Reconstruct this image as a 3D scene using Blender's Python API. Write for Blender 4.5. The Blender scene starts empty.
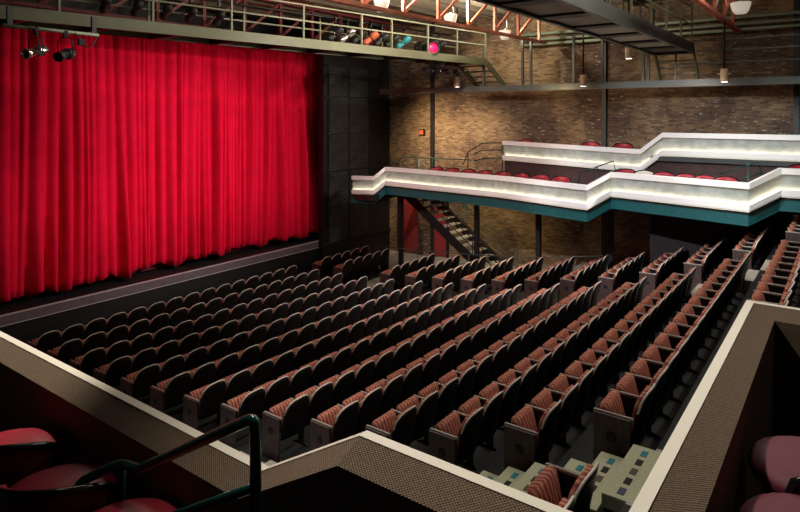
import bpy, math, random
from mathutils import Vector, Matrix
random.seed(7)
S = bpy.context.scene
C = S.collection
PI = math.pi
HC = 5.73                      # eye height above the flat floor in front of the stage

# ------------------------------------------------------------------ camera
cd = bpy.data.cameras.new('camera'); cam = bpy.data.objects.new('camera', cd); C.objects.link(cam)
cam.location = (0, 0, HC); cam.rotation_euler = (PI/2, 0, -math.atan2(.805, .593))
cd.sensor_width = 36; cd.lens = 36*610/800; cd.shift_y = -141/800; cd.clip_start = .05; cd.clip_end = 100
S.camera = cam
S.view_settings.view_transform = 'Standard'; S.view_settings.look = 'None'
S.view_settings.exposure = 0.0; S.view_settings.gamma = 1; S.view_settings.use_curve_mapping = False
W = bpy.data.worlds.new('world'); S.world = W; W.use_nodes = True
W.node_tree.nodes['Background'].inputs[0].default_value = (.5, .5, .6, 1)
W.node_tree.nodes['Background'].inputs[1].default_value = .0
S.cycles.max_bounces = 5; S.cycles.diffuse_bounces = 3; S.cycles.glossy_bounces = 2
S.cycles.sample_clamp_indirect = 4

# ------------------------------------------------------------------ the room's lighting
def aim(o, tgt):
    o.rotation_euler = (Vector(tgt)-o.location).to_track_quat('-Z', 'Y').to_euler()
def spot(loc, tgt, power, col=(1, .93, .82), ang=60, blend=.8, r=.12):
    l = bpy.data.lights.new('spot', 'SPOT'); l.energy = power; l.color = col; l.spot_size = math.radians(ang)
    l.spot_blend = blend; l.shadow_soft_size = r
    o = bpy.data.objects.new('spot_light', l); C.objects.link(o); o.location = loc; aim(o, tgt); return o
def area(loc, tgt, power, sx, sy, col=(1, .93, .82)):
    l = bpy.data.lights.new('area', 'AREA'); l.energy = power; l.color = col; l.shape = 'RECTANGLE'; l.size = sx; l.size_y = sy
    o = bpy.data.objects.new('area_light', l); C.objects.link(o); o.location = loc; aim(o, tgt); return o
# front-of-house washes on the curtain, hung from the catwalk over the middle of the house
for x, t, p in ((12.5, 8.4, 1900), (14.0, 10.9, 3000), (15.2, 13.0, 2300), (15.4, 15.8, 1500)):
    spot((x, 4.95, 7.2), (t, 16.4, 4.3), p, (1, .82, .8), 42, 1.0, .06)
# house downlights, with added spots where marked
area((9.5, 8.8, 9.0), (9.5, 9.6, 0), 230, 8, .4)
area((10.5, 1.6, 9.0), (10.5, 1.9, 0), 230, 8, .4)
spot((14.4, 8.0, 8.9), (14.4, 8.6, 0), 700, (1, .95, .88), 62, .9)  # added to brighten the far aisle floor
spot((5.5, 6.2, 8.9), (5.6, 6.8, 0), 1000, (1, .95, .9), 40, .9)  # added to brighten the near aisle floor
spot((17.0, -2.0, 8.8), (13.0, 9.0, .8), 4200, (1, .95, .92), 30, 1)
spot((14.6, 2.6, 9.0), (14.6, 2.4, 2), 500, (1, .95, .9), 40, .9)  # added to brighten the upper steps of the far aisle
# balcony-front washes
spot((6.5, 9.3, 8.1), (16.2, 9.8, 3.9), 2300, (1, .84, .8), 42, .6)
spot((6.5, 6.0, 8.1), (16.0, 4.2, 4.2), 3200, (.96, .97, 1), 40, .6)
spot((8.0, 2.5, 8.1), (16.2, 1.2, 4.7), 1100, (.85, 1, .92), 34, .6)
# wall washers on the brick
spot((17.2, 12.6, 6.3), (20.6, 12.6, 3.7), 900, (1, .74, .46), 100, 1)
spot((17.4, 7.6, 6.4), (20.6, 7.0, 5.0), 120, (1, .75, .45), 120, 1)
spot((17.2, 3.6, 6.6), (20.6, 3.0, 5.2), 40, (1, .8, .6), 120, 1)
# added spots without fixtures, brightening brick, stair and floor under the far balcony
spot((18.6, 10.5, 3.1), (20.3, 10.8, 1.0), 220, (1, .78, .42), 140, 1)
spot((19.4, 12.6, 2.9), (20.3, 13.8, .8), 90, (1, .8, .6), 120, 1)
spot((17.0, 8.0, 2.9), (16.2, 9.0, 0), 130, (1, .85, .6), 140, 1)
# added spot to brighten the camera side of the orange truss
spot((9.0, 2.5, 8.7), (15.5, 8.7, 8.3), 500, (1, .9, .75), 45, .8)
# over the near balcony
spot((4.6, 5.0, 8.9), (1.7, 3.6, 4.2), 1500, (1, .92, .78), 50, .8)
spot((3.0, 3.4, 9.0), (2.6, .5, 4.5), 750, (1, .92, .82), 60, .9)
spot((-.4, 4.2, 8.6), (1.2, 3.0, 4), 60, (1, .9, .85), 60, .9)
spot((5.6, -2.5, 8.9), (2.6, .1, 4.2), 25, (1, .9, .9), 50, .9)

# ------------------------------------------------------------------ materials
def mat(name, col, rough=.6, metal=0, var=None, scale=8, bump=0, emit=None, estr=0, spec=None, sheen=0, stretch=None, detail=4):
    m = bpy.data.materials.new(name); m.use_nodes = True; nt = m.node_tree; b = nt.nodes['Principled BSDF']
    b.inputs['Base Color'].default_value = (*col, 1); b.inputs['Roughness'].default_value = rough; b.inputs['Metallic'].default_value = metal
    if spec is not None: b.inputs['Specular IOR Level'].default_value = spec
    if sheen: b.inputs['Sheen Weight'].default_value = sheen
    if emit: b.inputs['Emission Color'].default_value = (*emit, 1); b.inputs['Emission Strength'].default_value = estr
    if var is not None or bump:
        tc = nt.nodes.new('ShaderNodeTexCoord'); mp = nt.nodes.new('ShaderNodeMapping'); n = nt.nodes.new('ShaderNodeTexNoise')
        nt.links.new(tc.outputs['Object'], mp.inputs[0]); nt.links.new(mp.outputs[0], n.inputs[0])
        if stretch: mp.inputs['Scale'].default_value = stretch
        n.inputs['Scale'].default_value = scale; n.inputs['Detail'].default_value = detail
        if var is not None:
            r = nt.nodes.new('ShaderNodeValToRGB'); r.color_ramp.elements[0].position = .35; r.color_ramp.elements[1].position = .65
            r.color_ramp.elements[0].color = (*col, 1); r.color_ramp.elements[1].color = (*var, 1)
            nt.links.new(n.outputs[0], r.inputs[0]); nt.links.new(r.outputs[0], b.inputs['Base Color'])
        if bump:
            bp = nt.nodes.new('ShaderNodeBump'); bp.inputs['Strength'].default_value = bump; bp.inputs['Distance'].default_value = .02
            nt.links.new(n.outputs[0], bp.inputs['Height']); nt.links.new(bp.outputs[0], b.inputs['Normal'])
    return m

def mat_brick():
    m = mat('brick', (.3, .2, .12), .85); nt = m.node_tree; b = nt.nodes['Principled BSDF']; L = nt.links.new
    tc = nt.nodes.new('ShaderNodeTexCoord'); sep = nt.nodes.new('ShaderNodeSeparateXYZ'); com = nt.nodes.new('ShaderNodeCombineXYZ')
    L(tc.outputs['Object'], sep.inputs[0]); L(sep.outputs['Y'], com.inputs['X']); L(sep.outputs['Z'], com.inputs['Y'])
    br = nt.nodes.new('ShaderNodeTexBrick'); L(com.outputs[0], br.inputs[0])
    br.inputs['Scale'].default_value = 1; br.inputs['Brick Width'].default_value = .21; br.inputs['Row Height'].default_value = .068
    br.inputs['Mortar Size'].default_value = .009
    br.inputs['Color1'].default_value = (.36, .235, .145, 1); br.inputs['Color2'].default_value = (.12, .072, .052, 1); br.inputs['Mortar'].default_value = (.26, .2, .13, 1)
    n = nt.nodes.new('ShaderNodeTexNoise'); n.inputs['Scale'].default_value = .45; n.inputs['Detail'].default_value = 5; L(tc.outputs['Object'], n.inputs[0])
    r = nt.nodes.new('ShaderNodeValToRGB'); r.color_ramp.elements[0].position = .4; r.color_ramp.elements[1].position = .62
    r.color_ramp.elements[0].color = (.42, .38, .40, 1); r.color_ramp.elements[1].color = (1.3, 1.3, 1.1, 1); L(n.outputs[0], r.inputs[0])
    mx = nt.nodes.new('ShaderNodeMix'); mx.data_type = 'RGBA'; mx.blend_type = 'MULTIPLY'; mx.inputs[0].default_value = 1
    L(br.outputs['Color'], mx.inputs[6]); L(r.outputs[0], mx.inputs[7])
    # old white paint left in flecks along the courses
    mp = nt.nodes.new('ShaderNodeMapping'); mp.inputs['Scale'].default_value = (1, 1.3, 5); L(tc.outputs['Object'], mp.inputs[0])
    f = nt.nodes.new('ShaderNodeTexNoise'); f.inputs['Scale'].default_value = 3.2; f.inputs['Detail'].default_value = 3; f.inputs['Roughness'].default_value = .75; L(mp.outputs[0], f.inputs[0])
    fr = nt.nodes.new('ShaderNodeValToRGB'); fr.color_ramp.elements[0].position = .61; fr.color_ramp.elements[1].position = .67; L(f.outputs[0], fr.inputs[0])
    m2 = nt.nodes.new('ShaderNodeMix'); m2.data_type = 'RGBA'; L(fr.outputs[0], m2.inputs[0]); L(mx.outputs[2], m2.inputs[6]); m2.inputs[7].default_value = (.45, .41, .36, 1)
    L(m2.outputs[2], b.inputs['Base Color'])
    bp = nt.nodes.new('ShaderNodeBump'); bp.inputs['Strength'].default_value = .8; bp.inputs['Distance'].default_value = .02
    L(br.outputs['Fac'], bp.inputs['Height']); bp.invert = True; L(bp.outputs[0], b.inputs['Normal'])
    return m

def mat_weave():
    m = mat('woven_carpet', (.1, .06, .04), .95); nt = m.node_tree; b = nt.nodes['Principled BSDF']; L = nt.links.new
    tc = nt.nodes.new('ShaderNodeTexCoord'); sp = nt.nodes.new('ShaderNodeSeparateXYZ'); L(tc.outputs['Object'], sp.inputs[0]); prev = None
    for v in ((1, 1, .8), (1, -1, .8)):
        a = nt.nodes.new('ShaderNodeVectorMath'); a.operation = 'DOT_PRODUCT'; L(tc.outputs['Object'], a.inputs[0]); a.inputs[1].default_value = tuple(q*2*PI*72 for q in v)
        c = nt.nodes.new('ShaderNodeMath'); c.operation = 'SINE'; L(a.outputs['Value'], c.inputs[0])
        if prev is None: prev = c
        else:
            d = nt.nodes.new('ShaderNodeMath'); d.operation = 'ADD'; L(prev.outputs[0], d.inputs[0]); L(c.outputs[0], d.inputs[1]); prev = d
    n = nt.nodes.new('ShaderNodeTexNoise'); n.inputs['Scale'].default_value = 120; L(tc.outputs['Object'], n.inputs[0])
    d = nt.nodes.new('ShaderNodeMath'); d.operation = 'MULTIPLY_ADD'; L(n.outputs[0], d.inputs[0]); d.inputs[1].default_value = 3; L(prev.outputs[0], d.inputs[2])
    mr = nt.nodes.new('ShaderNodeMapRange'); mr.inputs[1].default_value = -.3; mr.inputs[2].default_value = 3.3; L(d.outputs[0], mr.inputs[0])
    r = nt.nodes.new('ShaderNodeValToRGB')
    r.color_ramp.elements[0].position = .2; r.color_ramp.elements[0].color = (.065, .042, .032, 1)
    r.color_ramp.elements[1].position = .85; r.color_ramp.elements[1].color = (.29, .20, .12, 1)
    L(mr.outputs[0], r.inputs[0]); L(r.outputs[0], b.inputs['Base Color'])
    bp = nt.nodes.new('ShaderNodeBump'); bp.inputs['Strength'].default_value = .4; bp.inputs['Distance'].default_value = .006
    L(mr.outputs[0], bp.inputs['Height']); L(bp.outputs[0], b.inputs['Normal'])
    return m

def mat_seatfabric():
    m = mat('striped_fabric', (.3, .05, .03), .9); nt = m.node_tree; b = nt.nodes['Principled BSDF']; L = nt.links.new
    tc = nt.nodes.new('ShaderNodeTexCoord'); w = nt.nodes.new('ShaderNodeTexWave'); w.inputs['Scale'].default_value = 5.5
    w.inputs['Distortion'].default_value = 3.5; w.inputs['Detail'].default_value = 2; w.inputs['Detail Scale'].default_value = 2.5
    L(tc.outputs['Object'], w.inputs[0]); r = nt.nodes.new('ShaderNodeValToRGB'); cr = r.color_ramp
    cr.elements[0].position = 0; cr.elements[0].color = (.20, .03, .04, 1); cr.elements[1].position = 1; cr.elements[1].color = (.50, .27, .15, 1)
    e = cr.elements.new(.4); e.color = (.38, .09, .065, 1); e = cr.elements.new(.75); e.color = (.46, .15, .09, 1)
    L(w.outputs[0], r.inputs[0]); L(r.outputs[0], b.inputs['Base Color'])
    return m

M = dict(
    brick=mat_brick(), weave=mat_weave(), fabric=mat_seatfabric(),
    black=mat('black_paint', (.006, .006, .007), .6), dark=mat('dark_paint', (.014, .014, .016), .5, var=(.02, .02, .022)),
    curtain=mat('red_velvet', (.70, .0035, .036), .85, var=(.62, .003, .031), scale=3, sheen=.03, spec=.08),
    lining=mat('curtain_hem_cloth', (.10, .004, .012), .9),
    stage_trim=mat('stage_fascia_paint', (.13, .095, .11), .5, var=(.16, .12, .13)), pale_trim=mat('pale_edge', (.5, .47, .47), .4),
    louvre=mat('louvre_black', (.09, .10, .095), .4, var=(.03, .035, .035), scale=3),
    concrete=mat('pale_floor', (.38, .36, .31), .8, var=(.48, .46, .40), scale=3, bump=.1),
    shaded_rowfloor=mat('row_floor_shaded', (.008, .007, .007), .8, var=(.005, .005, .005), scale=5),  # near-black: the shade under the seat rows is put into this colour
    shell=mat('seat_shell_wood', (.007, .005, .005), .38, var=(.020, .016, .014), scale=9, stretch=(5, 5, .5), spec=.12),
    edge=mat('seat_edge_highlight', (.72, .68, .62), .35), pan=mat('seat_pan_black', (.006, .005, .005), .7, spec=.1),  # edge is pale to carry the highlights along the seat tops
    arm=mat('armrest_grey', (.30, .27, .24), .35), endwood=mat('end_panel_wood', (.05, .027, .027), .5, var=(.085, .05, .046), scale=5, stretch=(6, 6, 1)),
    iron=mat('dark_iron', (.02, .02, .022), .4, metal=.6), cream=mat('cream_cap', (.80, .75, .62), .5), white=mat('white_plaster', (.80, .78, .78), .6),
    facing=mat('grey_green_facing', (.28, .31, .31), .7, var=(.19, .22, .22), scale=5), teal=mat('teal_steel', (.008, .10, .105), .45, var=(.008, .08, .09)),
    maroon=mat('maroon_riser', (.06, .028, .026), .8, var=(.045, .02, .02)), olive=mat('olive_steel', (.115, .125, .068), .5, var=(.14, .15, .085), scale=1.2),
    greysteel=mat('grey_steel', (.075, .085, .072), .45, var=(.055, .062, .055), scale=1.5), decking=mat('underside_boards', (.30, .30, .26), .7),
    tealpale=mat('pale_teal_steel', (.12, .20, .19), .5), red_steel=mat('red_oxide_steel', (.55, .13, .06), .55, var=(.45, .09, .045), scale=4),
    ceil=mat('ceiling_boards', (.62, .55, .42), .8, var=(.42, .35, .25), scale=2.5, stretch=(1, 8, 1)), joist=mat('ceiling_joist', (.12, .10, .07), .8),
    glow=mat('warm_strip_light', (1, .9, .7), .5, emit=(1, .80, .55), estr=14), lampglass=mat('white_lamp_bowl', (.8, .78, .7), .5, emit=(1, .88, .7), estr=.35),
    lampend=mat('lamp_lens', (1, 1, 1), .4, emit=(1, .97, .9), estr=5), canmat=mat('cream_can', (.55, .42, .27), .5), pipe=mat('pale_pipe', (.30, .36, .26), .5),
    chairred=mat('chair_red_vinyl', (.33, .016, .032), .42), chairpurple=mat('chair_dark_red_vinyl', (.13, .010, .026), .65), tube=mat('black_gloss_tube', (.006, .008, .008), .16),
    railgreen=mat('green_gloss_rail', (.004, .045, .036), .18), chrome=mat('chrome', (.7, .7, .68), .2, metal=1), magenta=mat('magenta_gel', (.9, .02, .15), .4, emit=(1, .01, .09), estr=.8),
    orange_steel=mat('orange_primer_steel', (.62, .23, .14), .55, var=(.5, .16, .10), scale=4),
    dim_steel=mat('dimmed_red_steel', (.16, .025, .03), .6),  # truss steel with the dimness above the curtain put into its colour
    reddoor=mat('red_door_paint', (.26, .03, .03), .5), redlamp=mat('red_box_face', (.8, .1, .04), .4, emit=(1, .16, .05), estr=.5), tread=mat('pale_carpet', (.44, .46, .31), .95, var=(.50, .52, .36), scale=30),
    sq_teal=mat('teal_square', (.03, .22, .26), .9), sq_black=mat('black_square', (.012, .012, .012), .9), sq_brown=mat('brown_square', (.11, .075, .055), .9), sq_blue=mat('violet_square', (.07, .07, .16), .9),
    booth=mat('booth_wall_paint', (.02, .016, .019), .8), whitetread=mat('stair_tread_light', (.55, .55, .50), .5), cable=mat('black_cable', (.01, .01, .01), .5), tealgel=mat('teal_lantern_paint', (.02, .22, .25), .5),
    whitevinyl=mat('cream_chair_vinyl', (.6, .55, .48), .5),
)

# ------------------------------------------------------------------ helpers
class MB:
    def __init__(s): s.v = []; s.f = []; s.smooth = set()
    def add(s, vs, fs, smooth=False):
        o = len(s.v); s.v += [tuple(p) for p in vs]
        for f in fs:
            if smooth: s.smooth.add(len(s.f))
            s.f.append(tuple(i+o for i in f))
        return s
    def box(s, x0, x1, y0, y1, z0, z1):
        return s.add([(x, y, z) for z in (z0, z1) for y in (y0, y1) for x in (x0, x1)],
                     [(0, 2, 3, 1), (4, 5, 7, 6), (0, 1, 5, 4), (2, 6, 7, 3), (0, 4, 6, 2), (1, 3, 7, 5)])
    def bar(s, a, b, w, h, up=(0, 0, 1)):          # square bar between two points
        a = Vector(a); b = Vector(b); d = (b-a).normalized(); u = Vector(up)
        if abs(d.dot(u)) > .98: u = Vector((1, 0, 0))
        r = d.cross(u).normalized()*w/2; t = r.cross(d).normalized()*h/2
        vs = [p+i*r+j*t for p in (a, b) for i, j in ((-1, -1), (1, -1), (1, 1), (-1, 1))]
        return s.add(vs, [(0, 3, 2, 1), (4, 5, 6, 7), (0, 1, 5, 4), (1, 2, 6, 5), (2, 3, 7, 6), (3, 0, 4, 7)])
    def tube(s, pts, r, n=8, closed=False):
        pts = [Vector(p) for p in pts]; k = len(pts); vs = []; rs = r if isinstance(r, (list, tuple)) else [r]*k; prev = None
        for i, p in enumerate(pts):
            a = pts[(i-1) % k] if (closed or i > 0) else p; b = pts[(i+1) % k] if (closed or i < k-1) else p
            d = (b-a).normalized()
            if prev is None: u = Vector((0, 0, 1)) if abs(d.z) < .9 else Vector((1, 0, 0))
            else: u = prev
            x = d.cross(u).normalized(); u = x.cross(d).normalized(); prev = u
            vs += [p + rs[i]*(math.cos(2*PI*j/n)*x + math.sin(2*PI*j/n)*u) for j in range(n)]
        fs = []
        for i in range(k if closed else k-1):
            q = (i+1) % k
            for j in range(n): fs.append((i*n+j, i*n+(j+1) % n, q*n+(j+1) % n, q*n+j))
        s.add(vs, fs, True)
        if not closed:
            o = len(s.v)-len(vs); s.f.append(tuple(o+j for j in reversed(range(n)))); s.f.append(tuple(o+(k-1)*n+j for j in range(n)))
        return s
    def lathe(s, prof, n=16, T=None):              # prof: (r, z) revolved about z
        vs = []; fs = []; k = len(prof)
        for r, z in prof: vs += [Vector((r*math.cos(2*PI*j/n), r*math.sin(2*PI*j/n), z)) for j in range(n)]
        for i in range(k-1):
            for j in range(n): fs.append((i*n+j, i*n+(j+1) % n, (i+1)*n+(j+1) % n, (i+1)*n+j))
        if T is not None: vs = [T@v for v in vs]
        return s.add(vs, fs, True)
    def prism(s, poly, ax, a0, a1):                # poly of 2 coordinates extruded along axis ax
        def P(p, a):
            q = list(p); q.insert(ax, a); return tuple(q)
        n = len(poly); vs = [P(p, a0) for p in poly]+[P(p, a1) for p in poly]
        return s.add(vs, [tuple(range(n))[::-1], tuple(range(n, 2*n))]+[(i, (i+1) % n, n+(i+1) % n, n+i) for i in range(n)])
    def sweep(s, path, prof, out):                 # prof: closed polygon (t outwards, z), mitred along a kinked 3-D path
        k = len(path); n = len(prof); P = [Vector(p) for p in path]; nr = []
        for i in range(k-1):
            d = P[i+1]-P[i]; h = Vector((d.x, d.y, 0)).normalized(); nr.append(Vector((h.y, -h.x, 0))*out)
        vs = []
        for i in range(k):
            a = nr[max(i-1, 0)]; b = nr[min(i, k-2)]; m = (a+b); m = m/(1+a.dot(b))
            vs += [P[i]+m*t+Vector((0, 0, z)) for t, z in prof]
        fs = [(i*n+j, i*n+(j+1) % n, (i+1)*n+(j+1) % n, (i+1)*n+j) for i in range(k-1) for j in range(n)]
        fs += [tuple(range(n))[::-1], tuple((k-1)*n+j for j in range(n))]
        return s.add(vs, fs)
    def build(s, name, m, parent=None, bevel=0, smooth=False, subsurf=0, recalc=True):
        me = bpy.data.meshes.new(name); me.from_pydata(s.v, [], s.f); me.update()
        if s.smooth or smooth:
            me.polygons.foreach_set('use_smooth', [smooth or (i in s.smooth) for i in range(len(me.polygons))])
        if recalc:
            import bmesh
            bm = bmesh.new(); bm.from_mesh(me); bmesh.ops.recalc_face_normals(bm, faces=bm.faces[:]); bm.to_mesh(me); bm.free()
        me.materials.append(m if not isinstance(m, str) else M[m])
        o = bpy.data.objects.new(name, me); C.objects.link(o)
        if parent: o.parent = parent
        if bevel:
            b = o.modifiers.new('bevel', 'BEVEL'); b.width = bevel; b.segments = 2
        if subsurf:
            b = o.modifiers.new('sub', 'SUBSURF'); b.levels = b.render_levels = subsurf
        return o
def tag(o, label=None, cat=None, group=None, kind=None):
    if label: o['label'] = label
    if cat: o['category'] = cat
    if group: o['group'] = group
    if kind: o['kind'] = kind
    return o
def thing(name, label, cat, loc=(0, 0, 0), rz=0, group=None):
    o = bpy.data.objects.new(name, None); C.objects.link(o); o.location = loc; o.rotation_euler = (0, 0, rz); o.empty_display_size = .1
    return tag(o, label, cat, group)
def struct(mb, name, m, **k): return tag(mb.build(name, m, **k), kind='structure')
def copy_tree(o, parent=None):
    c = o.copy(); C.objects.link(c)
    if parent: c.parent = parent
    for ch in kids[o]: copy_tree(ch, c)
    return c
kids = {}
def remember(o):
    kids[o] = list(o.children)
    for c in kids[o]: remember(c)
ORD = ['first', 'second', 'third', 'fourth', 'fifth', 'sixth', 'seventh', 'eighth', 'ninth', 'tenth', 'eleventh', 'twelfth', 'thirteenth', 'fourteenth', 'fifteenth', 'sixteenth']

XW = 20.6                      # brick side wall
YS = 16.0                      # front of the stage
ZC = HC+3.75                   # ceiling

# ------------------------------------------------------------------ room shell
struct(MB().box(XW, XW+.4, -6, 17.5, 0, ZC), 'wall_right', 'brick')
struct(MB().box(-1.3, -1.0, -6, 17.5, 0, ZC), 'wall_left', 'dark')
struct(MB().box(-1.3, XW+.4, -6.3, -6, 0, ZC), 'wall_back', 'dark')
struct(MB().box(-1.3, XW+.4, 18.6, 18.9, 0, ZC), 'wall_stage', 'black')
struct(MB().box(-1.3, XW+.4, -6.3, 18.9, ZC, ZC+.2), 'ceiling', 'ceil')
YP = 15.72
struct(MB().box(16.55, XW, YP, YP+.25, 0, ZC), 'wall_front', 'black')
b = MB()
for y in (13.5, 6.62, 1.2): b.box(XW-.12, XW, y-.07, y+.07, 0, ZC)
struct(b, 'trim_1', 'dark')
b = MB()
for y in (13.75, 6.85): b.box(XW-.1, XW, y-.15, y+.45, 0, HC+.8)
struct(b, 'trim_2', 'brick')

# rows: top-of-back height below the eye, row by row; row 0 is close to the camera, 13 next to the stage
DT = {-1: 2.2, 0: 2.70, 1: 3.14, 2: 3.50, 3: 3.76, 4: 3.97, 5: 4.15, 6: 4.31, 7: 4.44, 8: 4.55, 9: 4.65, 10: 4.73, 11: 4.79, 12: 4.82, 13: 4.85}
def RY(n): return 1.6+.985*n
def RZ(n): return HC-DT[n]-.88 if n >= -1 else RZ(-1)+.5*(-1-n)
X0, X1 = 6.0, 14.0             # middle block
b = MB(); bp = MB(); a = MB()
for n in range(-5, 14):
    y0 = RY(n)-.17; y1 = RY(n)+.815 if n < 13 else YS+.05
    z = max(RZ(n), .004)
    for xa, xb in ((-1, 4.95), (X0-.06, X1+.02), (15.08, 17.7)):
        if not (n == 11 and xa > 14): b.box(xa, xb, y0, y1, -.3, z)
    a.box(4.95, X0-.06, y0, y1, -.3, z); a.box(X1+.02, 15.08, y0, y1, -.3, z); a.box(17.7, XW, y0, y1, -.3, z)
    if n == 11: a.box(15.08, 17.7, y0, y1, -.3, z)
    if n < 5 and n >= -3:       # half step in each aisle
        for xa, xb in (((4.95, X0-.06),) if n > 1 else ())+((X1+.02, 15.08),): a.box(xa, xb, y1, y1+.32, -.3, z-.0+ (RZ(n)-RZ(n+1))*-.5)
struct(b, 'floor', 'shaded_rowfloor'); struct(a, 'floor_aisles', 'concrete')

# ------------------------------------------------------------------ stage
b = MB().box(-1, 17.95, YS+.02, 18.6, 0, 1.0); tag(b.build('stage_platform', 'black'), kind='structure')
b = MB().box(-1, 16.7, YS-.02, YS+.02, .79, 1.01); struct(b, 'trim_3', 'stage_trim')
b = MB().box(-1, 16.7, YS-.035, YS+.03, 1.01, 1.035).box(-1, 16.7, YS-.035, YS, .77, .79); struct(b, 'trim_4', 'pale_trim')

def curtain(xa, xb, y, z0, z1):
    rnd = random.Random(3); xs = []; x = xa; knots = []
    while x < xb:
        w = rnd.choice((.13, .17, .2, .26, .34, .42))*rnd.uniform(.85, 1.1); knots.append((x, w, w*rnd.uniform(.35, .95), rnd.uniform(-1, 1), rnd.random())); x += w
    NZ = 22; cols = []; K = 9
    for (x, w, A, s, q) in knots:
        for i in range(K):
            u = i/K; cols.append((x+u*w, u, A, s, q, w))
    vs = []; fs = []; nc = len(cols)
    for r in range(NZ+1):
        t = r/NZ
        for (x, u, A, s, q, w) in cols:
            prof = abs(math.sin(PI*u))**(.6 if q < .35 else 1.15)
            amp = A*(.55+.65*(1-t))*(1+.3*math.sin(5*t+q*9))
            dx = .03*s*math.sin(3*t+q*6)*math.sin(PI*u)
            hem = (.06+.09*abs(math.sin(x*1.9+1))+.05*math.sin(x*7.3)) if r == 0 else 0
            hem += .05*prof if r == 0 else 0
            vs.append((x+dx+.05*math.sin(x*.9+2*t), y-prof*amp-.10*math.sin(x*1.7+.7*t)-.06*math.sin(x*4.1-1.1*t), z0+(z1-z0)*t+hem))
    for r in range(NZ):
        for c in range(nc-1): fs.append((r*nc+c, r*nc+c+1, (r+1)*nc+c+1, (r+1)*nc+c))
    return MB().add(vs, fs, True)
t = thing('stage_curtain', 'tall crimson red velvet curtain drawn closed across the stage', 'curtain', (9, 16.7, 1.04))
o = curtain(1.2, 17.9, 16.75, 1.04, 8.38).build('drape', 'curtain', recalc=False); o.parent = t; o.location = (-9, -16.7, -1.04)
sd = o.modifiers.new('solid', 'SOLIDIFY'); sd.thickness = .012
o = MB().box(1.2, 17.9, 17.05, 17.08, 1.04, 8.38).build('backing', 'lining', t); o.location = (-9, -16.7, -1.04)

# black louvred panels beside the stage
def louvre(xa, xb, za, zb, label):
    t = thing('louvred_panel', label, 'panel', ((xa+xb)/2, YP-.006, za), group='slatted panels beside the curtain')
    MB().box(xa-t.location.x+.02, xb-t.location.x-.02, -.05, 0, 0.02, zb-za-.02).build('panel_board', 'dark', t)
    m = MB(); z = .05
    while z < zb-za-.06:
        m.prism([(-.05, z), (-.085, z+.012), (-.085, z+.03), (-.05, z+.05)], 0, xa-t.location.x+.05, xb-t.location.x-.05); z += .085
    m.build('slats', 'louvre', t)
zs = [.9, 2.25, 3.6, 5.0, 6.4, 7.6]
for i in range(5):
    for j, (xa, xb) in enumerate(((16.75, 17.9), (17.9, 19.1))):
        louvre(xa, xb, zs[i], zs[i+1], 'black slatted wall panel beside the curtain, %s up in the %s column' % (ORD[i], ('inner', 'outer')[j]))
b = MB()
for z in zs: b.box(16.6, XW, YP-.1, YP, z-.015, z+.015)
struct(b, 'trim_5', 'dark')

# ------------------------------------------------------------------ theatre seats (row front towards +y, origin under the top of the back)
def dome(u, w, z0, z1): return z0+(z1-z0)*(1-abs(u)**2.8)**.46
def back_mb(w, zb, z0, z1, th, yo, curve, n=14):
    vs = []; fs = []; rows = 6
    for side in (0, 1):
        for r in range(rows+1):
            t = r/rows
            for i in range(n+1):
                u = -1+2*i/n; zt = dome(u, w, z0, z1); z = zb+(zt-zb)*t
                y = yo+.12*(.88-z)/.6+curve*(1-u*u)*-1+(th if side else 0)*(1 if side == 0 else (1-.25*abs(u)**4))
                vs.append((u*w/2, y, z))
    N = (rows+1)*(n+1)
    for r in range(rows):
        for i in range(n):
            a = r*(n+1)+i; fs.append((a, a+1, a+n+2, a+n+1)); fs.append((N+a+n+1, N+a+n+2, N+a+1, N+a))
    for i in range(n):
        fs.append((i+1, i, N+i, N+i+1)); a = rows*(n+1)+i; fs.append((a, a+1, N+a+1, N+a))
    for r in range(rows):
        a = r*(n+1); fs.append((a, a+n+1, N+a+n+1, N+a)); a += n; fs.append((a+n+1, a, N+a, N+a+n+1))
    return MB().add(vs, fs, True)
SW = (X1-X0)/15
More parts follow.
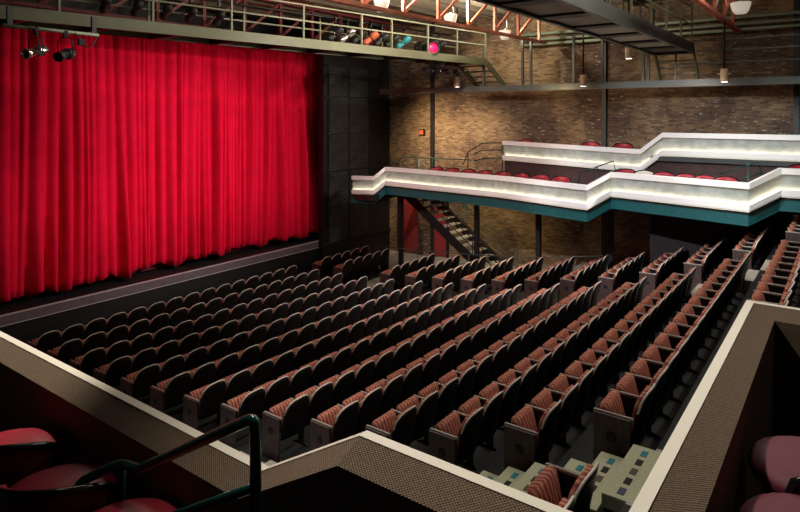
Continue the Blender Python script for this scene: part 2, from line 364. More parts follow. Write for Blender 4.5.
def seat_parts(t, sw, near_end=False, far_end=False):
    bs = back_mb(sw-.018, .30, .63, .88, .022, 0, .045).build('back_shell', 'shell', t)
    # top edge of the shell, made pale to stand for its highlight
    pts = []; w = sw-.018
    for i in range(17):
        u = -.985+1.97*i/16; z = dome(u, w, .63, .88); pts.append((u*w/2, .011+.12*(.88-z)/.6-.045*(1-u*u), z))
    MB().tube(pts, .012, 6).build('edge_highlight', 'edge', bs)
    back_mb(sw-.045, .40, .61, .855, .05, .024, .04).build('back_cushion', 'fabric', t)
    # tipped-up seat cushion
    a = math.radians(75); m = MB(); n = 10; L_, Wd, T = .38, (sw-.075)/2, .062
    ring = []; vs = []
    for k in range(9):
        f = k/8; l = L_*f; e = (1-abs(2*f-1)**8)**.5 if 0 < f < 1 else .45
        for j in range(12):
            an = 2*PI*j/12; cx = math.copysign(abs(math.cos(an))**.45, math.cos(an)); cy = math.copysign(abs(math.sin(an))**.7, math.sin(an))
            x = cx*Wd*(.86+.14*e); h = cy*T*(.35+.65*e)
            vs.append((x, .30+l*math.cos(a)-h*math.sin(a), 0.30+l*math.sin(a)+h*math.cos(a)))
    fs = [(k*12+j, k*12+(j+1) % 12, (k+1)*12+(j+1) % 12, (k+1)*12+j) for k in range(8) for j in range(12)]
    fs += [tuple(range(12))[::-1], tuple(8*12+j for j in range(12))]
    sc = MB().add(vs, fs, True).build('seat_cushion', 'fabric', t)
    p0 = Vector((0, .30+.05*math.sin(a), .285-.05*math.cos(a))); d = Vector((0, math.cos(a), math.sin(a)))
    MB().bar(p0+d*.02, p0+d*.33, 2*Wd-.04, .02, up=(0, math.sin(a), -math.cos(a))).build('seat_pan', 'pan', t)
    # arm, standard
    def arm(x, p):
        MB().prism([(.08, .61), (.45, .615), (.47, .622), (.47, .635), (.45, .64), (.08, .64)], 0, x-.016, x+.016).build('armrest', 'arm', p, bevel=.006)
        MB().prism([(.10, .615), (.44, .62), (.40, .50), (.30, .36), (.28, .05), (.40, .012), (.40, 0), (.08, 0), (.08, .012), (.18, .05), (.18, .36), (.12, .5)], 0, x-.011, x+.011).build('side_frame', 'iron', p)
    arm(-sw/2, t)
    if far_end: arm(sw/2, t)
    for x, on in ((-sw/2-.03, near_end), (sw/2+.03, far_end)):
        if on:
            ep = MB().box(x-.014, x+.014, .10, .46, .02, .625).build('end_panel', 'endwood', t, bevel=.006)
            T = Matrix.Translation((x+(.016 if x > 0 else -.016), .28, .42)) @ Matrix.Rotation(PI/2, 4, 'Y')
            MB().lathe([(0, -.004), (.05, -.004), (.055, 0), (.05, .004), (0, .004)], 12, T).build('badge', 'black', ep)
protos = {}
def proto(kind, sw):
    k = (kind, round(sw, 3))
    if k not in protos:
        t = thing('theatre_seat', 'seat', 'seat'); seat_parts(t, sw, 'n' in kind, 'f' in kind); remember(t); protos[k] = [t, False]
    return protos[k]
def place_seat(kind, sw, x, n, label, group):
    e = proto(kind, sw)
    if not e[1]: o = e[0]; e[1] = True
    else: o = copy_tree(e[0])
    o.location = (x, RY(n), max(RZ(n), .004)+.001); o['label'] = label; o['group'] = group
def block(n, xa, xb, cnt, words, group, first=0):
    sw = (xb-xa)/cnt
    rowname = ORD[13-n] if n >= 0 else ORD[14]
    for i in range(first, cnt):
        kind = ('n' if i == 0 else '')+('f' if i == cnt-1 else '')
        place_seat(kind, sw, xa+sw*(i+.5), n, 'tip-up theatre seat, %s row from stage, %s from the near aisle, %s' % (rowname, ORD[i], words), group)
for n in range(13, -2, -1):
    block(n, X0+.09, X1-.02, 15, 'middle block', 'theatre seats of the middle block')
for n in range(13, -2, -1):
    if n == 11: continue
    block(n, 15.12, 17.64, 5, 'far side block', 'theatre seats of the far side block')
SWM = (X1-X0-.06)/15
for i, x in enumerate((4.62, 4.62-SWM)):
    e = None
    place_seat('f' if i == 0 else '', SWM, x, 0, 'tip-up theatre seat, fourteenth row, near side block, %s the near aisle' % ('right on', 'second from')[i], 'theatre seats of the near side block')

# aisle steps with inlaid coloured squares, by the near parapet
def aisle_step(y, d, z, label, cols, x0=4.98, x1=5.92):
    t = thing('aisle_step', label, 'step', (x0, y, z), group='carpeted steps of the near aisle')
    MB().box(0, x1-x0, 0, d, -.17, 0).build('tread', 'tread', t, bevel=.008)
    for i, c in enumerate(cols):
        MB().box(.10+i*.165, .20+i*.165, d-.16, d-.09, 0, .003).build('carpet_square', c, t)
SQ = ['sq_blue', 'sq_black', 'sq_brown', 'sq_black', 'sq_teal']
def stair_run(n, words):
    zt = HC-DT[n]-.88; zb = HC-DT[n+1]-.88; k = 3; r = (zt-zb)/k
    for i in range(k):
        y = RY(n+1)-.17+.30*i - .06
        cols = SQ if i < 2 else ['sq_brown', 'sq_black', 'sq_teal', 'sq_black', 'sq_teal']
        t = thing('aisle_step', '%s pale carpeted aisle step with coloured squares, %s' % (('top', 'middle', 'bottom')[i], words), 'step', (4.98, y, zt-r*i+.002), group='carpeted steps of the near aisle')
        x = SQ and cols
        MB().box(0, .92, 0, .26, -.12, 0).build('tread', 'tread', t, bevel=.008)
        MB().box(0, .92, .01, .24, -(r*(k-i))+.0, -.12).build('riser', 'black', t)
        for q, c in enumerate(cols): MB().box(.06+q*.17, .165+q*.17, .10, .155, 0, .003).build('carpet_square', c, t)
stair_run(-1, 'nearest the corner parapet')
stair_run(0, 'one row nearer the stage')
stair_run(1, 'two rows nearer the stage')

# ------------------------------------------------------------------ balconies
def parapet(t, path, out, far=True):
    """white capped parapet with a recessed, strip-lit facing"""
    if far:
        MB().sweep(path, [(0, 0), (0, -.13), (-.10, -.13), (-.16, -.02), (-.16, 0)], out).build('parapet_cap', 'white', t)
        MB().sweep(path, [(-.12, -.10), (-.12, -.5), (-.17, -.5), (-.17, -.10)], out).build('facing_panel', 'facing', t)
        MB().sweep(path, [(.0, -.475), (.0, -.61), (-.17, -.61), (-.17, -.50), (-.03, -.50), (-.03, -.475)], out).build('parapet_ledge', 'white', t)
        MB().sweep(path, [(-.05, -.488), (-.05, -.50), (-.10, -.50), (-.10, -.488)], out).build('strip_light', 'glow', t)
        MB().sweep(path, [(-.02, -.61), (-.02, -.64), (-.17, -.64), (-.17, -.61)], out).build('bottom_lip', 'cream', t)
    else:
        MB().sweep(path, [(0, 0), (0, -.13), (-.04, -.13), (-.045, 0)], out).build('parapet_cap', 'cream', t)
        MB().sweep(path, [(-.046, -.004), (-.165, -.055), (-.165, -.80), (-.135, -.80), (-.046, -.13)], out).build('carpeted_parapet', 'weave', t)
        MB().sweep(path, [(-.02, -.10), (-.02, -.5), (-.13, -.5), (-.13, -.10)], out).build('facing_panel', 'facing', t)
        MB().sweep(path, [(.08, -.475), (.08, -.61), (-.13, -.61), (-.13, -.475)], out).build('parapet_ledge', 'white', t)

Z0, Z1, Z2, Z3 = HC-2.13, HC-1.81, HC-1.49, HC-1.17
LOW = [(16.15, 14.0, Z0), (16.45, 13.26, Z0), (16.75, 13.0, Z1), (16.28, 8.33, Z1), (15.42, 5.42, Z1), (16.0, 4.98, Z2), (15.2, 1.75, Z2), (15.75, 1.2, Z3), (15.6, -2.5, Z3)]
t = thing('lower_balcony', 'lower white balcony stepping up along the brick wall, teal beam beneath', 'balcony', (16, 6, 2.6))
def sub(o, t): o.location = -Vector(t.location); return o
b0 = set(bpy.data.objects)
parapet(t, LOW, 1)
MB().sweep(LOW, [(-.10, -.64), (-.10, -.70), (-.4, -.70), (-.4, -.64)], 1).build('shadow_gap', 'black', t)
MB().sweep(LOW, [(-.13, -.70), (-.13, -.93), (-.10, -.93), (-.10, -.955), (-.28, -.955), (-.28, -.70)], 1).build('edge_beam', 'teal', t)
for i, (ya, yb, z) in enumerate(((13.2, YP-.1, Z0), (5.2, 13.2, Z1), (1.45, 5.2, Z2), (-2.5, 1.45, Z3))):
    zf = z-.63; m = MB()
    path = [p for p in LOW if ya-.3 <= p[1] <= yb+.3]
    pl = [(16.3 if i == 0 else (16.95, 16.45, 16.0)[i-1], ya), (16.3 if i == 0 else (16.9, 16.3, 16.0)[i-1], min(yb, 14.0 if i == 0 else yb)), (XW-.2, min(yb, 14.0 if i == 0 else yb)), (XW-.2, ya)]
    m.prism(pl, 2, zf-.2, zf).build('balcony_floor', 'dark', t)
for o in set(bpy.data.objects)-b0:
    if o.parent == t: sub(o, t)

UP = [(18.2, 9.22, HC-.85), (17.45, 4.65, HC-.95), (17.6, 4.1, HC-.48), (17.2, -2.5, HC-.48)]
t = thing('upper_balcony', 'upper white balcony tier, short, set back above the lower one', 'balcony', (18, 6, 3.5))
b0 = set(bpy.data.objects)
parapet(t, UP, 1)
MB().sweep(UP, [(-.14, -.62), (-.14, -1.75), (-.3, -1.75), (-.3, -.62)], 1).build('riser_wall', 'maroon', t)
MB().prism([(18.36, 9.2), (17.6, 4.4), (XW-.2, 4.4), (XW-.2, 9.2)], 2, HC-1.62, HC-1.50).build('balcony_floor', 'dark', t)
MB().prism([(17.6, 4.4), (17.3, -2.5), (XW-.2, -2.5), (XW-.2, 4.4)], 2, HC-1.25, HC-1.13).build('balcony_floor', 'dark', t)
for o in set(bpy.data.objects)-b0:
    if o.parent == t: sub(o, t)

# posts under the lower balcony, booth wall, guard rail
for i, (y, z) in enumerate(((13.2, Z1), (10.05, Z1), (7.85, Z1), (5.6, Z1))):
    t = thing('balcony_post', 'square black steel post under the lower balcony, %s from the stage end' % ORD[i], 'post', (17.98, y, 0), group='posts under the lower balcony')
    MB().box(-.07, .07, -.07, .07, 0, z-.96).build('shaft', 'black', t)
    MB().box(-.12, .12, -.12, .12, z-.99, z-.951).build('cap_plate', 'black', t)
struct(MB().box(17.72, 17.8, -6, 4.45, .2, Z2-.96), 'wall_booth', 'booth')
m = MB(); pts = [(17.88, y, HC-d-.12) for y, d in ((14.3, 4.76), (12.4, 4.72), (9.5, 4.5), (7.6, 4.3), (5.8, 4.0))]
t = thing('guard_rail', 'thin grey guard rail behind the far side block', 'railing', (17.88, 10, 1))
o = MB().tube(pts, .02, 6).build('rail', 'greysteel', t); sub(o, t)
for y, z in ((14.2, .83), (12.4, .87), (10.3, 1.02), (8.5, 1.2), (7.0, 1.37), (5.9, 1.58)):
    o = MB().tube([(17.88, y, z-.95 if z < 1.2 else z-.85), (17.88, y, z)], .018, 6).build('rail_post', 'greysteel', t); sub(o, t)

# stair from the floor up to the lower balcony
t = thing('steel_stair', 'black steel stair with pale treads climbing to the lower balcony', 'stairs', (18.6, 11, 0))
A = Vector((0, 2.35, HC-2.72)); B = Vector((0, -1.7, .05)); N = 15; xa, xb = -.45, .75
for x in (xa, xb): MB().bar(A+Vector((x, 0, 0)), B+Vector((x, 0, 0)), .05, .30).build('stringer', 'black', t)
for i in range(N):
    p = A.lerp(B, (i+.5)/N)
    MB().box(xa+.03, xb-.03, p.y-.14, p.y+.13, p.z+.03, p.z+.06).build('tread', 'whitetread', t)
for x in (xa, xb):
    m = MB()
    for h in (.35, .62, .9): m.tube([A+Vector((x, 0, h+.1)), B+Vector((x, 0, h+.1))], .016, 6)
    for i in range(5): p = A.lerp(B, i/4); m.tube([p+Vector((x, 0, .1)), p+Vector((x, 0, 1.0))], .02, 6)
    m.build('handrail', 'tealpale' if x > 0 else 'dark', t)

# red door in the brick wall
t = thing('door_1', 'red double door at the stage end of the brick wall', 'door', (XW-.03, 14.0, .1)); tag(t, kind='structure')
MB().box(-.03, .03, -1.15, -.02, 0, 2.15).build('door_leaf', 'reddoor', t); MB().box(-.03, .03, .02, 1.15, 0, 2.15).build('door_leaf', 'reddoor', t)
MB().box(-.06, .0, -1.25, -1.15, 0, 2.25).box(-.06, 0, 1.15, 1.25, 0, 2.25).box(-.06, 0, -1.25, 1.25, 2.15, 2.25).build('door_frame', 'black', t)
MB().tube([(-.07, -.15, 1.0), (-.07, -.7, 1.0)], .015, 6).build('push_bar', 'chrome', t)
# red warning box
t = thing('alarm_box', 'small red glowing box on the brick above the balcony stair', 'alarm', (XW-.16, 13.95, HC-.70))
MB().box(-.05, .05, -.13, .13, -.12, .12).build('box', 'iron', t, bevel=.01); MB().box(-.062, -.05, -.09, .09, -.08, .08).build('lit_face', 'redlamp', t)

# railings on the balcony floor
def hoop_rail(name, label, pts_list, m_='railgreen', r=.018):
    t = thing(name, label, 'railing', pts_list[0][0])
    for i, pts in enumerate(pts_list):
        o = MB().tube(pts, r, 6).build('rail' if i else 'frame', m_, t); sub(o, t)
    return t
x = 18.6
hoop_rail('stair_rail', 'dark rail around the stair head at the end of the upper balcony', [
    [(x, 10.95, HC-1.75), (x, 10.75, HC-1.3), (x, 10.2, HC-.98), (x, 9.5, HC-.93), (x, 9.42, HC-1.0), (x, 9.42, HC-1.95)],
    [(x, 10.75, HC-1.3), (x, 10.75, HC-2.2)], [(x, 10.5, HC-1.35), (x, 10.2, HC-1.22), (x, 9.42, HC-1.18)], [(x, 10.5, HC-1.6), (x, 10.2, HC-1.5), (x, 9.42, HC-1.45)]])
hoop_rail('walkway_rail', 'thin green rail on the brick side of the lower balcony', [
    [(19.0, 14.2, HC-1.95), (19.0, 13.9, HC-1.62), (19.0, 10.9, HC-1.60)], [(19.0, 12.5, HC-2.5), (19.0, 12.5, HC-1.61)]])
hoop_rail('step_rail', 'short dark green rail where the lower balcony steps up', [
    [(16.9, 6.2, HC-1.95), (16.9, 6.1, HC-1.62), (16.9, 5.2, HC-1.26), (16.9, 5.1, HC-1.7)], [(16.9, 5.65, HC-1.45), (16.9, 5.65, HC-2.5)]])
hoop_rail('step_rail', 'short black rail above the second step of the lower balcony', [
    [(16.3, 2.5, HC-1.42), (16.3, 1.7, HC-1.08), (16.3, 1.6, HC-1.5)], [(16.3, 1.9, HC-1.16), (16.3, 1.9, HC-2.2)], [(16.3, 2.3, HC-1.62), (16.3, 1.6, HC-1.32)]])

# ------------------------------------------------------------------ hoop-backed chairs (face +y)
def hoop_chair(label, loc, rz, group, red='chairred'):
    t = thing('hoop_back_chair', label, 'chair', loc, rz, group)
    m = MB(); n = 24
    prof = [(0, .47), (.20, .47), (.24, .485), (.252, .51), (.24, .54), (.19, .562), (.10, .572), (0, .575)]
    m.lathe(prof, n, Matrix.Diagonal((1, .95, 1, 1))).build('seat', red, t)
    pts = []
    for i in range(19):
        a = PI*(i/18); z = .52+.155*math.sin(a)**.55 if 0 < i < 18 else .44
        th = PI+(i/18)*PI; x = .265*math.cos(th); y = .03+.27*math.sin(th)
        pts.append((x, y, z))
    MB().tube(pts, .017, 8).build('back_hoop', 'tube', t)
    vs = []; fs = []; K = 16
    for side, rr in ((0, .258), (1, .225)):
        for r in range(4):
            for i in range(K+1):
                q = .06+.88*i/K; th = PI+q*PI; zt = .51+.15*math.sin(q*PI)**.55; z = .47+(zt-.47)*r/3
                vs.append((rr*math.cos(th), .03+rr*math.sin(th), z+(.006 if side and r == 3 else 0)))
    Nn = 4*(K+1)
    for r in range(3):
        for i in range(K): a = r*(K+1)+i; fs += [(a, a+1, a+K+2, a+K+1), (Nn+a+K+1, Nn+a+K+2, Nn+a+1, Nn+a)]
    for i in range(K): a = 3*(K+1)+i; fs += [(a, a+1, Nn+a+1, Nn+a), (i+1, i, Nn+i, Nn+i+1)]
    for r in range(3):
        a = r*(K+1); fs += [(a+K+1, a, Nn+a, Nn+a+K+1)]; a += K; fs += [(a, a+K+1, Nn+a+K+1, Nn+a)]
    MB().add(vs, fs, True).build('back_pad', red, t)
    MB().add([(v[0]*1.03, v[1]*1.02-.004, v[2]-.006) for v in vs[:Nn]], [(r*(K+1)+i, r*(K+1)+i+1, (r+1)*(K+1)+i+1, (r+1)*(K+1)+i) for r in range(3) for i in range(K)], True).build('back_shell', 'chairpurple', t)  # outer back in the darker vinyl, its shade put into the colour
    for a in (45, 135, 225, 315):
        a = math.radians(a); MB().tube([(.16*math.cos(a), .16*math.sin(a), .5), (.24*math.cos(a), .24*math.sin(a), .0)], .014, 6).build('leg', 'tube', t)
    return t
FN, FS = Z2-.75+.0, Z3-.75
NZ1 = HC-2.24; NZ3 = HC-1.92
hoop_chair('round red chair with black hoop back, in the near balcony furthest from the handrail', (1.30, 3.44, NZ1), -.95, 'red chairs in the near balcony')
hoop_chair('round red chair in the near balcony, just behind the handrail post', (1.30, 2.88, NZ1), -.95, 'red chairs in the near balcony')
hoop_chair('round red chair at the near balcony, right under the sloping handrail', (1.33, 2.38, NZ1), -.95, 'red chairs in the near balcony')
hoop_chair('dark red chair in the corner box, nearer the far end of its parapet', (2.90, .10, NZ3), -.3, 'dark red chairs in the corner box', 'chairpurple')
hoop_chair('dark red chair in the corner box, cut off by the bottom of the picture', (2.42, .08, NZ3), -.1, 'dark red chairs in the corner box', 'chairpurple')
# chairs seen over the far parapets
base = hoop_chair('x', (0, 0, -5), 0, None); remember(base)
cream_base = hoop_chair('x', (0, 0, -5), 0, None, 'whitevinyl'); remember(cream_base)
used = {base: False, cream_base: False}
def far_chair(x, y, z, rz, label, group, b_=None):
    b_ = b_ or base
    o = b_ if not used[b_] else copy_tree(b_)
    used[b_] = True; o.location = (x, y, z); o.rotation_euler = (0, 0, rz); o['label'] = label; o['group'] = group
ys = [11.6, 10.95, 10.3, 9.65, 9.0, 8.35, 7.7, 7.05]
for i, y in enumerate(ys):
    px = 16.75+(y-13)*.10
    far_chair(px+.62, y-.4, Z1-.63, 1.75, 'red chair behind the long lower parapet, %s from its stage end' % ORD[i], 'red chairs along the long lower parapet')
for i, y in enumerate([4.75, 4.25, 3.75, 3.2, 2.75, 2.3]):
    cr = i in (1,)
    far_chair(15.2+.25*(y-1.75)+.55, y, Z2-.63, 1.8, ('cream' if cr else 'red')+' chair behind the middle lower parapet, %s from its stage end' % ORD[i], 'chairs along the middle lower parapet', cream_base if cr else None)
for i, y in enumerate([.85, .3]):
    far_chair(16.3, y, Z3-.63, 1.9, 'red chair above the last step up of the lower balcony, %s along' % ORD[i], 'chairs on the highest part of the lower balcony')
for i, y in enumerate([8.6, 6.3, 5.3]):
    far_chair(18.7-(9.2-y)*.15, y, (HC-1.50 if y > 4.5 else HC-1.13), 1.8, 'red chair just showing over the upper parapet, %s from its stage end' % ORD[i], 'red chairs in the upper balcony')

# ------------------------------------------------------------------ near balcony and corner box
NEAR = [(1.75, 9.0, HC-1.8075), (1.75, 5.9, HC-1.8075), (1.75, 5.4, HC-1.4875), (1.75, 1.98, HC-1.4875), (1.75, 1.44, Z3), (1.75, .524, Z3), (4.41, .524, Z3), (4.41, -4.0, Z3)]
NEAR = [(x, y, {0: HC-1.8075}.get(i, z)) for i, (x, y, z) in enumerate(NEAR)]
t = thing('near_balcony', 'near balcony parapet of brown woven carpet with a cream outer edge', 'balcony', (1.7, 2, 3.5))
b0 = set(bpy.data.objects)
parapet(t, NEAR, -1, far=False)
MB().box(-.98, 1.6, 5.7, 9.0, NZ1-.55, NZ1-.32).box(-.98, 1.6, 1.72, 5.7, NZ1-.2, NZ1).box(-.98, 1.6, .36, 1.72, NZ3-.2, NZ3).box(-.98, 4.25, -4, .36, NZ3-.2, NZ3).build('balcony_floor', 'black', t)
for o in set(bpy.data.objects)-b0:
    if o.parent == t: sub(o, t)
# green handrail
t = thing('handrail', 'glossy dark green tube handrail sloping down the near balcony steps', 'handrail', (1.45, 1.71, NZ3))
def rel(p): return Vector(p)-Vector(t.location)
def smoothpath(P, k=6, rad=.07):
    P = [Vector(p) for p in P]; out = [P[0]]
    for i in range(1, len(P)-1):
        a = P[i]+(P[i-1]-P[i]).normalized()*rad; c = P[i]+(P[i+1]-P[i]).normalized()*rad
        for j in range(k+1): u = j/k; out.append(a*(1-u)**2+P[i]*2*u*(1-u)+c*u*u)
    return out+[P[-1]]
MB().tube([rel(p) for p in smoothpath([(1.45, 1.71, NZ3), (1.45, 1.71, HC-1.08), (1.45, 2.47, HC-1.53), (1.44, 2.60, HC-1.54), (1.30, 2.70, HC-1.60), (1.27, 2.72, NZ1)], rad=.05)], .021, 10).build('top_rail', 'railgreen', t)
MB().tube([rel((1.45, 1.71, HC-1.33)), rel((1.45, 2.6, HC-1.86))], .017, 8).build('lower_rail', 'railgreen', t)
MB().tube([rel((1.45, 2.6, HC-1.55)), rel((1.45, 2.6, NZ1))], .017, 8).build('rail_post', 'railgreen', t)

# ------------------------------------------------------------------ catwalks
ZW = HC+1.70                   # underside of the upper catwalks
def railing(t, A, B, posts, hs, m_, r=.022, pr=.03):
    A = Vector(A); B = Vector(B)
    for k, h in enumerate(hs): o = MB().bar(A+Vector((0, 0, h)), B+Vector((0, 0, h)), r*1.6, r*1.6).build('rail', m_, t); sub(o, t)
    for f in posts:
        p = A.lerp(B, f); o = MB().bar(p, p+Vector((0, 0, hs[-1]+.02)), pr*1.5, pr*1.5).build('rail_post', m_, t); sub(o, t)
def CY(x): return 12.642-.144*x
t = thing('stage_catwalk', 'long olive steel catwalk across the front of the stage curtain', 'catwalk', (9, 11.5, ZW))
xe = 18.55
for off, nm in ((0, 'front_beam'), (1.15, 'rear_beam')):
    z0 = 0 if off == 0 else .02
    o = MB().add([(x, CY(x)+off+dy, ZW+dz) for x in (-1, xe) for dy, dz in ((0, z0), (.07, z0), (.07, .02), (.02, .02), (.02, .21), (.07, .21), (.07, .235), (0, .235))],
        [(i, (i+1) % 8, 8+(i+1) % 8, 8+i) for i in range(8)]+[tuple(range(8))[::-1], tuple(range(8, 16))]).build(nm, 'olive', t); sub(o, t)
o = MB().prism([(-1, CY(-1)+.05), (xe, CY(xe)+.05), (xe, CY(xe)+1.15), (-1, CY(-1)+1.15)], 2, ZW+.14, ZW+.17).build('walkway', 'decking', t); sub(o, t)
for i in range(13):
    x = .5+i*1.45; o = MB().box(x-.05, x+.05, CY(x)+.05, CY(x)+1.17, ZW+.0, ZW+.14).build('cross_beam', 'dark', t); sub(o, t)
pf = lambda x: (x+1)/(xe+1)
railing(t, (-1, CY(-1)+.03, ZW+.22), (xe, CY(xe)+.03, ZW+.22), [pf(x) for x in (5.4, 7.15, 8.95, 10.95, 12.9, 14.05, 15.6, 17.0, 18.5)], (.46, .86), 'olive')
railing(t, (-1, CY(-1)+1.17, ZW+.22), (xe, CY(xe)+1.17, ZW+.22), [pf(x) for x in (7.7, 10.1, 12.5, 14.9, 17.3)], (.46, .86), 'olive')
# stair from it to the wall walkway
for yy in (CY(xe)+.03, CY(xe)+1.12):
    o = MB().bar((xe-.02, yy, ZW+.12), (xe+1.5, yy, HC+.98), .05, .2).build('stringer', 'olive', t); sub(o, t)
for i in range(4):
    f = (i+.6)/4.4; o = MB().box(xe+1.5*f-.12, xe+1.5*f+.12, CY(xe)+.06, CY(xe)+1.09, ZW+.1-.76*f, ZW+.13-.76*f).build('tread', 'greysteel', t); sub(o, t)

t = thing('wall_catwalk', 'narrow grey steel catwalk running along the brick wall', 'catwalk', (18.8, 6, HC+.9))
YA, YB = 14.7, -3
b0 = set(bpy.data.objects)
MB().prism([(18.6, .80), (18.67, .80), (18.67, .82), (18.62, .82), (18.62, .98), (18.67, .98), (18.67, 1.0), (18.6, 1.0)], 1, YB, YA).build('front_beam', 'greysteel', t)
MB().box(18.62, 20.3, YB, YA, .93, .96).build('walkway', 'decking', t)
for o in set(bpy.data.objects)-b0:
    if o.parent == t: o.location = (-18.8, -6, .0-.9)
b0 = set(bpy.data.objects)
railing(t, (18.75, 4.0, HC+1.0), (18.75, YB, HC+1.0), (0, .45, .8), (.45, .78, 1.08), 'greysteel')
for y in (14.2, 10.2, 8.75, 8.45, 7.0, 6.1, 4.9, 4.75): o = MB().box(18.71, 18.79, y-.035, y+.035, HC+1.0, HC+2.55).build('hanger', 'greysteel', t); sub(o, t)

t = thing('house_catwalk', 'dark steel catwalk crossing high over the middle of the seats', 'catwalk', (10, 4, ZW))
ya, yb, xe2 = 3.43, 4.50, 18.3
for y, s in ((ya, 1), (yb, -1)):
    o = MB().prism([(y, ZW), (y+s*.08, ZW), (y+s*.08, ZW+.02), (y+s*.02, ZW+.02), (y+s*.02, ZW+.24), (y+s*.08, ZW+.24), (y+s*.08, ZW+.27), (y, ZW+.27)], 0, -.9, xe2).build('side_beam', 'greysteel', t); sub(o, t)
o = MB().box(-.9, xe2, ya+.03, yb-.03, ZW+.07, ZW+.18).build('walkway', 'decking', t); sub(o, t)
for i in range(12):
    x = .8+i*1.6; o = MB().box(x-.17, x+.17, ya+.08, yb-.08, ZW+.03, ZW+.07).build('cross_beam', 'black', t); sub(o, t)
railing(t, (-.9, ya+.04, ZW+.25), (xe2, ya+.04, ZW+.25), [(x+.9)/(xe2+.9) for x in (8, 9.5, 11, 12.4, 13.9, 15.3, 16.8, 18.2)], (.5, 1.0), 'olive', .02, .028)
railing(t, (-.9, yb-.04, ZW+.25), (xe2, yb-.04, ZW+.25), [(x+.9)/(xe2+.9) for x in (8, 9.5, 11, 12.4, 13.9, 15.3, 16.8, 18.2)], (.5, 1.0), 'greysteel', .02, .028)
for y in (ya+.03, yb-.03):
    o = MB().bar((xe2-.05, y, ZW+.2), (xe2+.75, y, HC+.92), .05, .13).build('stringer', 'olive', t); sub(o, t)
for i in range(4):
    f = (i+.5)/4; o = MB().box(xe2+.7*f-.1, xe2+.7*f+.1, ya+.05, yb-.05, ZW+.1-.72*f, ZW+.12-.72*f).build('tread', 'greysteel', t); sub(o, t)

# ------------------------------------------------------------------ roof trusses
def truss(y, xa, xb, m_, label, z=HC+2.42, h=1.15, pan=1.44, x0=10.6):
    t = thing('roof_truss', label, 'truss', (x0, y, z), group='steel roof trusses')
    for zz, nm in ((z, 'bottom_chord'), (z+h, 'top_chord')):
        o = MB().box(xa, xb, y-.07, y-.01, zz, zz+.08).box(xa, xb, y+.01, y+.07, zz, zz+.08).box(xa, xb, y-.02, y+.02, zz+.05, zz+.08).build(nm, m_, t); sub(o, t)
    x = x0
    while x-pan > xa: x -= pan
    while x < xb:
        o = MB().bar((x, y, z+.05), (x, y, z+h), .07, .10, up=(1, 0, 0)).build('vertical', m_, t); sub(o, t)
        if x+pan < xb: o = MB().bar((x, y+.03, z+.06), (x+pan, y+.03, z+h), .06, .08).build('diagonal', m_, t); sub(o, t)
        x += pan
    return t
tt = truss(8.83, 0, 19.7, 'orange_steel', 'orange red steel truss above the catwalk stair, nearest the white lamps')
tt.rotation_euler.z = -.053
truss(2.62, 12, XW, 'red_steel', 'dark red steel truss above the catwalk at the top right corner')
truss(14.7, 3, XW, 'dim_steel', 'red steel truss just above the curtain, glimpsed through the catwalk rail')
b = MB()
for i in range(14): y = -4+i*1.6; b.box(-1, XW, y-.06, y+.06, ZC-.2, ZC)
struct(b, 'trim_6', 'joist')
# pale pipes on the brick wall under the roof
for i, (z, r) in enumerate(((2.50, .05), (2.66, .04), (2.86, .05))):
    o = MB().tube([(XW-.35, 9.5, HC+z), (XW-.35, -4, HC+z)], r, 8).build('conduit_pipe', 'pipe')
    tag(o, '%s pale green pipe high on the brick wall under the roof' % ('lowest', 'middle', 'highest')[i], 'pipe', 'pipes high on the brick wall')

# ------------------------------------------------------------------ lamps
def can_lamp(x, y, z, label, rod):
    t = thing('pendant_lamp', label, 'lamp', (x, y, z), group='cream cylinder pendant lamps')
    MB().lathe([(.085, .0), (.098, 0), (.1, .02), (.1, .33), (.09, .35), (0, .35)], 16).build('lamp_body', 'canmat', t)
    MB().lathe([(0, .03), (.085, .03), (.085, .0)], 16).build('lens', 'lampend', t)
    MB().tube([(0, 0, .35), (0, 0, ZC-z)], .025, 6).build('stem', 'iron', t)
    MB().box(-.03, .03, -.15, .15, .2, .23).build('bracket', 'canmat', t)
    s = spot((x, y, z-.02), (x, y, 0), 14, (1, .85, .6), 100, .8, .06); s.name = 'lamp_light'
    s.parent = t; s.location = (0, 0, -.02); s.rotation_euler = (0, 0, 0)
can_lamp(18.2, 10.95, HC+.97, 'cream cylinder pendant lamp beside the stair of the stage catwalk', 1.2)
can_lamp(18.2, 6.5, HC+.87, 'cream cylinder pendant lamp in front of the middle of the wall catwalk', 1.5)
can_lamp(18.0, 2.65, HC+.87, 'cream cylinder pendant lamp on a long rod at the right of the picture', 1.55)
can_lamp(18.0, 5.1, HC+1.62, 'cream cylinder pendant lamp half hidden under the crossing catwalk', .8)
def bowl(x, y, z, label, p, r=.19):
    t = thing('uplight_bowl', label, 'lamp', (x, y, z), group='white bowl uplights in the roof')
    MB().lathe([(0, -.30), (r*.55, -.29), (r*.8, -.22), (r, -.06), (r*1.03, 0), (r*.98, 0), (r*.93, -.06), (r*.7, -.2), (0, -.26)], 18).build('bowl', 'lampglass', t)
    MB().tube([(0, 0, -.26), (0, 0, .05)], .03, 6).build('lamp_holder', 'iron', t)
    MB().tube([(r, 0, 0), (r*.6, 0, .35), (0, 0, .6)], .012, 5).build('hanger', 'iron', t)
    l = bpy.data.lights.new('bowl_light', 'POINT'); l.energy = p; l.color = (1, .9, .72); l.shadow_soft_size = .05
    o = bpy.data.objects.new('bowl_light', l); C.objects.link(o); o.parent = t; o.location = (0, 0, .12)
bowl(14.6, 9.0, HC+2.82, 'white bowl uplight resting over the orange truss, above the magenta lantern', 330)
bowl(17.85, 8.95, HC+2.72, 'white bowl uplight at the wall end of the orange truss', 170)
bowl(11.6, 9.1, HC+2.78, 'white bowl uplight furthest from the brick wall', 220)
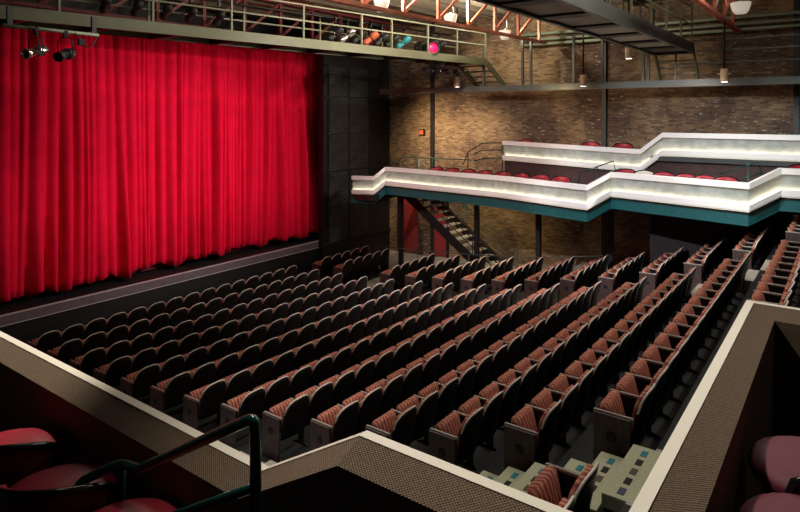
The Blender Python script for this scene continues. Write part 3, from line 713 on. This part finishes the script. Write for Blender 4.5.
bowl(18.2, 2.30, HC+2.95, 'cream bowl uplight at the top right corner over the pendant lamp', 6, .24)

# ------------------------------------------------------------------ stage lanterns (beam along -z of the head)
def lantern(label, loc, tgt, group, body='black', lens='iron', s=1.0, hang=.32, lit=None):
    t = thing('stage_lantern', label, 'stage light', loc, 0, group)
    q = (Vector(tgt)-Vector(loc)).to_track_quat('-Z', 'Y').to_matrix().to_4x4()
    R = q @ Matrix.Scale(s, 4)
    MB().lathe([(0, .22), (.055, .215), (.085, .17), (.09, .05), (.07, 0), (.0, 0)], 14, R).build('lamp_housing', body, t)
    MB().lathe([(.0, 0), (.062, 0), (.066, -.12), (.078, -.13), (.078, -.22), (.07, -.22), (.07, -.16), (0, -.15)], 14, R).build('lens_barrel', body, t)
    MB().lathe([(0, -.175), (.068, -.175), (.068, -.165), (0, -.165)], 14, R).build('lens', lens, t)
    f = R.to_3x3() @ Vector((1, 0, 0)); f.z = 0; f.normalize(); w = .12*s
    MB().tube([-f*w, -f*w+Vector((0, 0, hang*.6)), -f*w*.5+Vector((0, 0, hang*.75)), f*w*.5+Vector((0, 0, hang*.75)), f*w+Vector((0, 0, hang*.6)), f*w], .010, 5).build('yoke', 'iron', t)
    MB().box(-.03, .03, -.03, .03, hang*.74, hang+.02).build('clamp', 'iron', t)
    for sg in (1, -1): MB().lathe([(0, -.02), (.02, -.02), (.02, .02), (0, .02)], 8, Matrix.Translation(f*(w+.01)*sg) @ Matrix.Rotation(PI/2, 4, f.cross(Vector((0, 0, 1))))).build('knob', 'chrome', t)
    return t
# hanging bar with two lanterns over the left of the stage
t = thing('lighting_bar', 'short pale pipe with cables slung under the stage catwalk', 'bar', (4.9, 11.0, HC+1.45))
MB().tube([(-.78, 0, 0), (.78, 0, 0)], .03, 10).build('pipe', 'pipe', t)
for x in (-.66, .72): MB().box(x-.04, x+.04, .02, .08, -.03, .33).build('hanging_bracket', 'greysteel', t)
MB().tube([(-.5, 0, .03), (-.3, -.05, -.02), (-.25, -.03, -.25), (-.22, 0, -.42)], .012, 5).build('cable', 'cable', t)
MB().tube([(.35, -.03, 0), (.45, -.05, -.22), (.62, -.05, -.25), (.74, -.03, -.05)], .012, 5).build('cable', 'cable', t)
MB().box(.40, .50, -.08, -.02, -.22, -.10).build('plug', 'cable', t)
lantern('black and chrome stage lantern on the slung pipe, the one nearer its left end', (4.62, 11.0, HC+1.06), (3.4, 10.4, HC+.7), 'lanterns on the slung pipe', 'chrome', 'iron', 1.1, .40)
lantern('black stage lantern on the slung pipe, the one nearer its middle', (5.10, 11.0, HC+1.05), (4.0, 10.2, HC+.7), 'lanterns on the slung pipe', 'black', 'iron', 1.1, .40)
# lanterns behind the catwalk rail
t = thing('lighting_bar', 'long dark pipe carrying lanterns above the stage catwalk', 'bar', (12, 11.9, HC+2.62))
o = MB().tube([(3.5, CY(3.5)+1.0, HC+2.75), (18, CY(18)+1.0, HC+2.75)], .03, 8).build('pipe', 'iron', t); sub(o, t)
for i, x in enumerate((6.7, 7.35, 8.0, 8.6, 9.3)):
    lantern('dark lantern with chrome fittings above the curtain, %s along the high pipe' % ORD[i], (x, CY(x)+1.0, HC+2.35), (x+.8, CY(x)+4, HC+.9), 'lanterns on the high pipe', 'black', 'chrome', 1.1, .40)
for i, x in enumerate((12.85, 13.3, 13.75, 14.2, 14.65, 15.1, 15.6, 16.9, 17.3)):
    lantern('slanted lantern behind the catwalk rail by the orange truss, %s of the cluster' % ORD[i], (x, CY(x)+.95, HC+2.30), (x-1.2, CY(x)+2.8, HC+.5), 'lantern cluster behind the catwalk rail', ('black', 'chrome', 'black', 'red_steel', 'black', 'black', 'tealgel', 'black', 'black')[i], 'iron', 1.25, .45)
tm = lantern('lantern with a bright magenta gel behind the catwalk rail', (16.1, CY(16.1)+.5, HC+2.12), (12.5, 5.0, HC+1.4), 'lantern cluster behind the catwalk rail', 'black', 'magenta', 2.7, .6)
for i, x in enumerate((16.1, 16.6, 17.1, 17.6)):
    lantern('small black lantern under the wall end of the stage catwalk, %s along' % ORD[i], (x, CY(x)+.5, HC+1.42), (x-2, CY(x)-1.5, HC+.5), 'black lanterns under the stage catwalk', 'black', 'iron', 1.0, .28)
